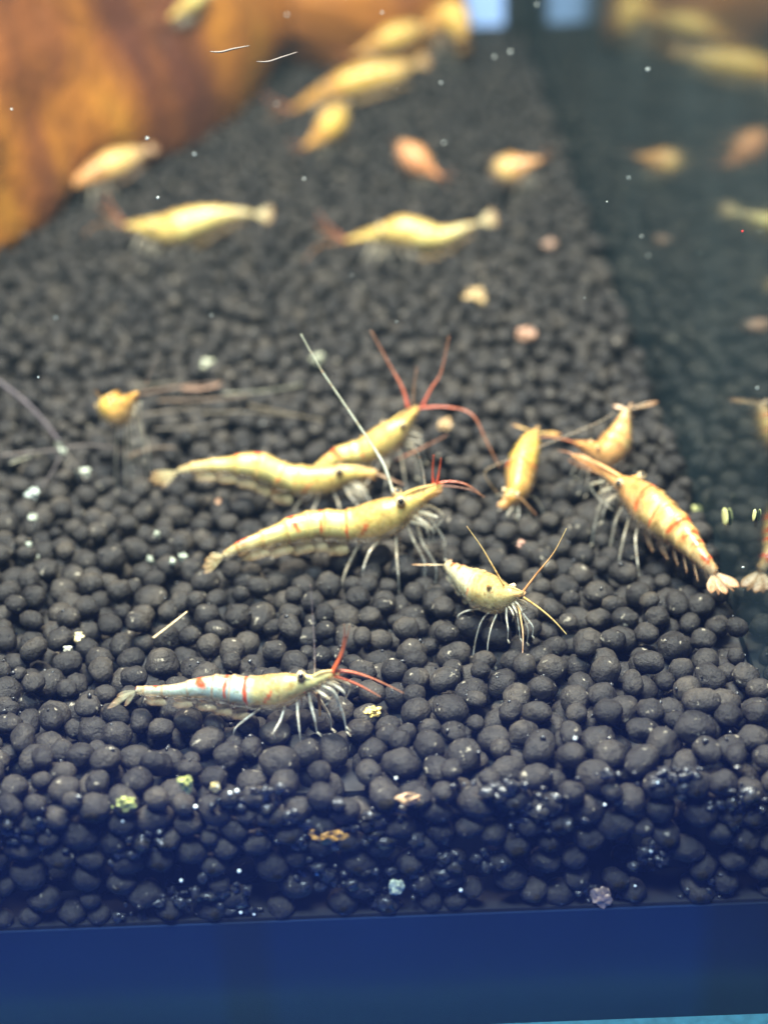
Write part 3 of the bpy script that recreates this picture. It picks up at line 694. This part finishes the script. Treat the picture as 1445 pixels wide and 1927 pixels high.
shrimp('long orange shrimp with thick red bars and fanned tail beside the side glass',
    [(1346, 1080, 1132, 12), (1326, 1056, 1124, 17), (1303, 1028, 1106, 27), (1279, 1001, 1084, 36), (1248, 977, 1066, 43), (1217, 951, 1048, 44), (1190, 927, 1032, 33), (1165, 909, 1018, 18), (1128, 884, 1004, 10), (1076, 857, 990, 4)],
    'orange', [(0.9, 0.55, 1, 0.22, 0), (1.7, 0.5, 1, 0.1, 0), (2.2, 0.35, 1, 0.10, 0), (3.0, 0.05, 1, 0.13, -0.2), (4.0, -0.3, 0.9, 0.06, 0), (4.9, 0.1, 1, 0.1, 0.3)],
    eyes=[(1166, 909, 1030), (1207, 896, 1012)], vs=-26, carapace=4.6,
    fan_flat=True, fan=[(1338, 1116, 1152), (1351, 1119, 1154), (1366, 1118, 1152), (1380, 1113, 1150), (1390, 1105, 1146)],
    antennae=[('antenna', [(1090, 864, 992), (1072, 852, 988), (1050, 848, 980)], 0.14, 0.05, (0.6, 0.3, 0.2), AB)], rings=170, seg=32)
shrimp('golden shrimp seen head on, raised on thin legs beside dark strands',
    [(190, 748, 872, 8), (196, 755, 873, 20), (206, 764, 876, 31), (220, 771, 880, 35), (232, 768, 883, 29), (243, 758, 886, 18), (250, 748, 888, 11), (259, 739, 890, 4)],
    'gold', [], eyes=[(236, 744, 880), None], spots=[(208, 748, 7, (0.05, 0.03, 0.01))], carapace=2.8, antennae=[('antenna', [(225, 780, 890), (262, 745, 880), (285, 700, 870), (300, 660, 860)], 0.10, 0.05, (0.10, 0.08, 0.07), (0.10, 0.08, 0.07))], rings=90, seg=24, leg_reach=0.9, leg_alpha=0.8)
FAR = dict(rings=70, seg=18, antennae='auto')
shrimp('yellow shrimp with arched back resting between driftwood and open soil',
    [(478, 402, 480, 5), (442, 401, 480, 9), (402, 408, 481, 19), (360, 421, 482, 27), (325, 432, 483, 28), (290, 432, 484, 20), (262, 427, 484, 10), (236, 424, 485, 4)], 'yellow', vs=-20, carapace=3.4, **FAR)
shrimp('yellow shrimp with low flat body alone on the open soil',
    [(900, 419, 485, 4), (865, 432, 486, 9), (830, 445, 487, 17), (795, 444, 488, 25), (755, 436, 488, 27), (720, 440, 489, 15), (690, 445, 490, 8), (652, 452, 490, 4)], 'yellow', vs=-10, carapace=3.2, **FAR)
shrimp('dull orange shrimp pressed against the foot of the driftwood',
    [(272, 284, 372, 8), (245, 296, 378, 18), (215, 309, 384, 25), (185, 323, 390, 21), (155, 338, 396, 13), (122, 356, 402, 5)], 'orange', vs=-22, carapace=2.5, **FAR)
shrimp('bright yellow shrimp stretched out before the far end of the driftwood',
    [(775, 122, 218, 10), (740, 135, 220, 20), (695, 144, 222, 24), (652, 157, 225, 23), (615, 174, 228, 17), (585, 188, 230, 10), (552, 204, 232, 4)], 'gold', vs=-34, carapace=3.0, **FAR)
shrimp('short yellow shrimp curled below the stretched out one',
    [(645, 200, 296, 12), (636, 218, 300, 23), (622, 236, 304, 26), (604, 256, 308, 17), (590, 266, 310, 10), (572, 276, 312, 4)], 'gold', vs=-24, carapace=2.4, **FAR)
shrimp('coral orange shrimp crouched small on the dark soil',
    [(748, 270, 346, 9), (764, 285, 350, 20), (782, 301, 354, 26), (798, 314, 358, 19), (812, 323, 360, 9), (828, 332, 362, 4)], 'coral', vs=-12, carapace=2.4, **FAR)
shrimp('peach coloured shrimp with wedge shaped body near the side glass',
    [(932, 300, 366, 12), (944, 312, 368, 22), (960, 318, 370, 27), (978, 314, 372, 21), (996, 307, 374, 11), (1018, 301, 376, 4)], 'orange', vs=-9, carapace=2.4, **FAR)
shrimp('yellow shrimp beside the tip of the driftwood, tail toward the soil',
    [(795, 48, 150, 10), (765, 60, 153, 19), (735, 71, 156, 21), (705, 86, 159, 14), (685, 95, 161, 8), (664, 105, 163, 4)], 'gold', vs=-10, carapace=2.4, **FAR)
shrimp('yellow shrimp next to the lit window at the back glass',
    [(868, 80, 140, 12), (864, 54, 138, 22), (852, 32, 136, 27), (828, 38, 136, 21), (806, 52, 138, 11), (786, 64, 140, 4)], 'gold', carapace=2.4, **FAR)
# one sits on the driftwood itself
pts = []
for (u, v, r) in [(392, -14, 9), (376, -4, 15), (360, 6, 18), (345, 16, 14), (332, 25, 8), (318, 34, 4)]:
    d = ray(u, v).normalized(); h = wood_bvh.ray_cast(CPOS, d)[0]
    p = (h if h is not None else on_y(u, v, 340)) - d*4.0
    pts.append((p, px(p, r)))
shrimp('pale yellow shrimp perched up on the driftwood', pts, 'yellow', carapace=2.4, rings=70, seg=18, antennae='auto', legs=True, feet_z=min(p[0].z for p in pts)-2.5)

# ------------------------------------------------------------------ strands, straws and roots on the soil
def strand(name, label, cat, pts, r0, r1, colour, group=None, sub=8, flat=1.0, on=None):
    pp = [np.array(lift(*p)) if len(p) == 3 else np.array(ground(p[0], p[1])) for p in pts]
    for i, p in enumerate(pp):
        if len(pts[i]) == 2: p[2] = max(0.4, top_z(p[0], p[1]))+r0*0.6
    b0 = pp[0].copy()
    v, f, c = tube([p-b0 for p in pp], [r0+(r1-r0)*i/(len(pp)-1) for i in range(len(pp))], 7, sub, None, flat)
    o = link(name, mesh_from(name, v, f), plain(name, colour, 0.6, 700, 0.4, 0.05), loc=b0)
    return tag(o, label, cat, group)
strand('straw', 'thin tan straw lying at a slant on the soil', 'straw', [(288, 1201, 1212), (318, 1178, 1196), (352, 1151, 1178)], 0.22, 0.10, (0.50, 0.36, 0.20), flat=0.5)
strand('stem_piece', 'short upright orange stem under the head of the blue shrimp', 'stem', [(599, 1303, 1362), (601, 1322, 1362), (602, 1348, 1362)], 0.20, 0.12, (0.62, 0.36, 0.12))
strand('dark_strand', 'long dark strand arching down to the tangle of roots', 'strand', [(-20, 705, 800), (40, 750, 815), (80, 790, 830), (112, 832, 850)], 0.30, 0.22, (0.06, 0.045, 0.05))
strand('dark_strand', 'dark strand running sideways out of the root tangle', 'strand', [(0, 858, 872), (60, 852, 866), (112, 846, 862), (160, 838, 858), (230, 845, 862)], 0.22, 0.16, (0.08, 0.06, 0.05))
strand('dark_strand', 'dark forked strand bending down from the root tangle', 'strand', [(118, 848, 860), (100, 885, 895), (80, 915, 925)], 0.2, 0.12, (0.06, 0.05, 0.05))
strand('dark_strand', 'dark strand crossing the soil from tangle to pale crumbs', 'strand', [(120, 846, 860), (145, 880, 892), (162, 906, 915)], 0.22, 0.14, (0.07, 0.06, 0.05))
rs = random.Random(21)
for (a, b_, w, c) in [((262, 748), (420, 732), 0.35, (0.26, 0.15, 0.09)), ((300, 762), (470, 752), 0.45, (0.20, 0.13, 0.08)), ((345, 742), (415, 738), 0.8, (0.32, 0.17, 0.10)),
                      ((260, 790), (400, 770), 0.4, (0.16, 0.12, 0.08)), ((380, 785), (560, 790), 0.35, (0.18, 0.14, 0.09)), ((420, 748), (570, 730), 0.35, (0.30, 0.28, 0.20)),
                      ((290, 815), (430, 800), 0.35, (0.14, 0.11, 0.08)), ((470, 770), (610, 800), 0.4, (0.17, 0.13, 0.08)), ((250, 735), (350, 724), 0.35, (0.18, 0.15, 0.10)), ((20, 880), (130, 850), 0.35, (0.30, 0.28, 0.20)), ((240, 868), (330, 850), 0.35, (0.24, 0.16, 0.10))]:
    m_ = ((a[0]+b_[0])/2, (a[1]+b_[1])/2+rs.uniform(-8, 8))
    strand('plant_stem', 'brown dead plant stem lying in the litter behind the humped shrimp', 'plant stem', [a, m_, b_], w*0.85, w*0.45, tuple(x*0.55 for x in c), 'dead stems in the litter', flat=0.55)

# ------------------------------------------------------------------ crumbs of food and litter
def crumb(name, label, u, v, rpx, colour, where='soil', cat='crumb', sub=2, group=None):
    rs = random.Random(u*7+v)
    if where == 'glass': p = on_y(u, v, YG+0.30); rpx = rpx*1.3
    else:
        p = ground(u, v); p = Vector((p.x, p.y, max(-2, top_z(p.x, p.y))))
        d = ray(u, v); p = CPOS + d*((p.z-CAMH)/d.z)
        p.z = max(p.z, top_z(p.x, p.y)+0.1)
    a, f = lump(rs, px(p, rpx), sub+1, 0.75)
    if where == 'glass': a = a*np.array([1, 0.42, 1])
    o = link(name, mesh_from(name, a, [tuple(map(int, t)) for t in f], smooth=False), plain(name, colour, 0.45, 1600, 0.5, 0.1), loc=p)
    return tag(o, label, cat, group)
crumb('food_crumb', 'bright orange food crumb stuck low in the front face of the soil', 619, 1574, 17, (0.62, 0.30, 0.06), 'glass')
crumb('food_crumb', 'rust and cream crumb against the glass below the soil surface', 772, 1504, 15, (0.48, 0.28, 0.14), 'glass')
crumb('food_crumb', 'golden crumb on the soil right of the blue shrimp', 704, 1356, 14, (0.70, 0.45, 0.12))
crumb('food_crumb', 'yellow green crumb with pale stalk at the soil edge', 350, 1477, 12, (0.50, 0.50, 0.16), 'glass')
crumb('food_crumb', 'yellow green crumb deeper in the front soil', 234, 1514, 13, (0.46, 0.46, 0.15), 'glass')
crumb('food_crumb', 'tiny orange crumb at the edge of the front soil', 405, 1482, 8, (0.75, 0.5, 0.2), 'glass')
crumb('food_crumb', 'chalky white crumb low against the front glass', 747, 1671, 13, (0.55, 0.58, 0.42), 'glass')
crumb('food_crumb', 'tan cone shaped crumb resting on the bottom edge', 1133, 1688, 15, (0.38, 0.26, 0.20), 'glass')
crumb('food_crumb', 'cream crumb on the soil near the tan straw', 150, 1216, 13, (0.62, 0.52, 0.30))
crumb('food_crumb', 'small pale crumb beside the cream one', 128, 1222, 7, (0.55, 0.5, 0.38))
crumb('leaf_crumb', 'pinkish crumb between the pale shrimp and the golden one', 980, 1041, 9, (0.50, 0.28, 0.20))
crumb('leaf_crumb', 'blurred tan crumb on the far open soil', 892, 561, 17, (0.46, 0.31, 0.14))
crumb('leaf_crumb', 'blurred rusty crumb nearer than the tan one', 990, 629, 13, (0.42, 0.23, 0.14))
crumb('leaf_crumb', 'tan leaf fragment behind the red antennae', 838, 800, 16, (0.42, 0.27, 0.13))
crumb('leaf_crumb', 'faint brown leaf fragment near the side glass on far soil', 1035, 460, 14, (0.30, 0.18, 0.12))
crumb('pebble', 'round whitish pebble in front of the dark strands', 61, 946, 11, (0.55, 0.60, 0.52))
crumb('pebble', 'round pale pebble on the soil near the long pale antenna', 394, 706, 11, (0.40, 0.40, 0.28))
crumb('pebble', 'pale pebble touching the tip of the long pale antenna', 596, 676, 11, (0.40, 0.40, 0.28))
crumb('leaf_crumb', 'rust coloured bead between the humped and large yellow shrimps', 413, 970, 8, (0.45, 0.25, 0.14))
for (u, v, r) in [(282, 1053, 9), (300, 1050, 7), (325, 1058, 8), (345, 1050, 9), (62, 975, 8), (55, 1030, 6), (70, 1050, 7), (120, 860, 8), (155, 890, 10), (165, 905, 7), (110, 838, 7)]:
    crumb('mulm_flake', 'pale grey flake of litter clinging to the soil granules', u, v, r, (0.34, 0.36, 0.28), cat='litter flake', sub=1, group='pale litter flakes')

# air bubbles behind the glass, specks on the glass
mb = plain('bubble_white', (0.92, 0.95, 0.92), 0.12)
bub = mesh_from('air_bubble', ICO[2][0], [tuple(map(int, t)) for t in ICO[2][1]]); bub.materials.append(mb)
for (u, v, r) in [(345, 1518, 5), (368, 1519, 5), (433, 1493, 4.5), (446, 1489, 5), (450, 1640, 5), (341, 1658, 4.5), (596, 1645, 4.5), (453, 1718, 4.5), (478, 1721, 4), (231, 1546, 4),
                  (867, 1676, 5), (1238, 1473, 4.5), (409, 1479, 4.5), (1082, 1390, 4), (54, 1761, 4), (1225, 1602, 5), (1138, 1515, 4), (745, 1465, 3.5), (1195, 1668, 3)]:
    p = on_y(u, v, YG+0.35); o = link('air_bubble', bub, None, None, p); s_ = px(p, r*0.85); o.scale = (s_,)*3
    tag(o, 'tiny bright air bubble in the front face of the soil', 'bubble', 'air bubbles along the front glass')
spk = mesh_from('speck', ICO[1][0]*np.array([1, 0.3, 1]), [tuple(map(int, t)) for t in ICO[1][1]]); spk.materials.append(plain('speck', (0.60, 0.63, 0.58), 0.4))
for (u, v, r) in [(366, 290, 4), (830, 155, 3.5), (835, 268, 4), (930, 106, 3.5), (960, 97, 4), (1219, 130, 4), (1258, 214, 4.5), (1142, 379, 3.5), (1183, 334, 3), (1207, 444, 4), (1306, 489, 4), (105, 598, 4),
                  (72, 710, 4), (398, 593, 4), (662, 518, 3.5), (277, 260, 4.5), (540, 27, 3), (719, 23, 4), (520, 195, 3), (297, 372, 4), (572, 336, 3), (323, 477, 3), (1350, 595, 4), (1425, 730, 4), (1398, 1068, 4.5),
                  (494, 797, 3.5), (1220, 480, 4), (746, 605, 3), (22, 205, 3), (1322, 660, 3), (1100, 560, 3), (1010, 8, 3)]:
    p = CPOS + ray(u, v)*(150.0 + (u*7+v*3) % 90); o = link('speck', spk, None, None, p); s_ = px(p, r*(0.42+((u+v) % 10)*0.035)); o.scale = (s_*1.0, s_, s_*1.2); o.rotation_euler = (0, (u*13 % 31)/5, 0)
    tag(o, 'tiny white speck drifting in the clear water', 'speck', 'specks drifting in the water')
p = CPOS + ray(1397, 435)*178.0; o = link('speck', spk.copy(), None, None, p); o.scale = (px(p, 2.6),)*3; o.data.materials.clear(); o.data.materials.append(plain('red_speck', (0.7, 0.03, 0.03)))
tag(o, 'tiny red speck drifting in the clear water', 'speck')
def glass_mark(label, pts, r, colour, drift=False):
    pp = [np.array(CPOS + ray(u, v)*180.0 if drift else on_y(u, v, YG+0.15)) for u, v in pts]; b0 = pp[0].copy()
    v, f, c = tube([q-b0 for q in pp], [r*0.4]+[r]*(len(pp)-2)+[r*0.4], 6, 5)
    tag(link('pale_thread' if drift else 'glass_scratch', mesh_from('pale_thread', v, f), plain('thread', colour, 0.5, 900, 0.3), loc=b0), label, 'thread' if drift else 'scratch')
glass_mark('short pale thread drifting in the water before the driftwood, level one', [(395, 96), (415, 97), (440, 91), (470, 85)], 0.11, (0.11, 0.08, 0.06), True)
glass_mark('longer pale thread drifting before the driftwood, its end curving up', [(482, 115), (505, 115), (530, 107), (560, 97)], 0.10, (0.10, 0.07, 0.055), True)
glass_mark('pale scratch mark on the blue base', [(536, 1820), (542, 1828)], 0.16, (0.5, 0.6, 0.75))
glass_mark('faint grey scratch at the right of the blue base', [(853, 1753), (862, 1760), (872, 1752), (877, 1760)], 0.10, (0.25, 0.32, 0.5))
# painted reflections on the side glass beside the red barred shrimp
for (u, v, w, h, lab) in [(1308, 971, 11, 19, 'widest of three yellow green painted reflections on the side glass'), (1364, 973, 8, 19, 'middle of three yellow green painted reflections on the side glass'), (1419, 970, 4, 16, 'narrowest of three yellow green painted reflections on the side glass')]:
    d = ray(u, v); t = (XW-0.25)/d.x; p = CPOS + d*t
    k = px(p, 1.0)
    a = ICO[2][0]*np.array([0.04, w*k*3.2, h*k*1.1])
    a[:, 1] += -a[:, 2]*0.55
    tag(link('painted_reflection', mesh_from('painted_reflection', a, [tuple(map(int, t_)) for t_ in ICO[2][1]]), plain('painted_reflection', (0.85, 0.85, 0.36), 0.5, 900, 0.15), loc=p), lab, 'reflection patch')
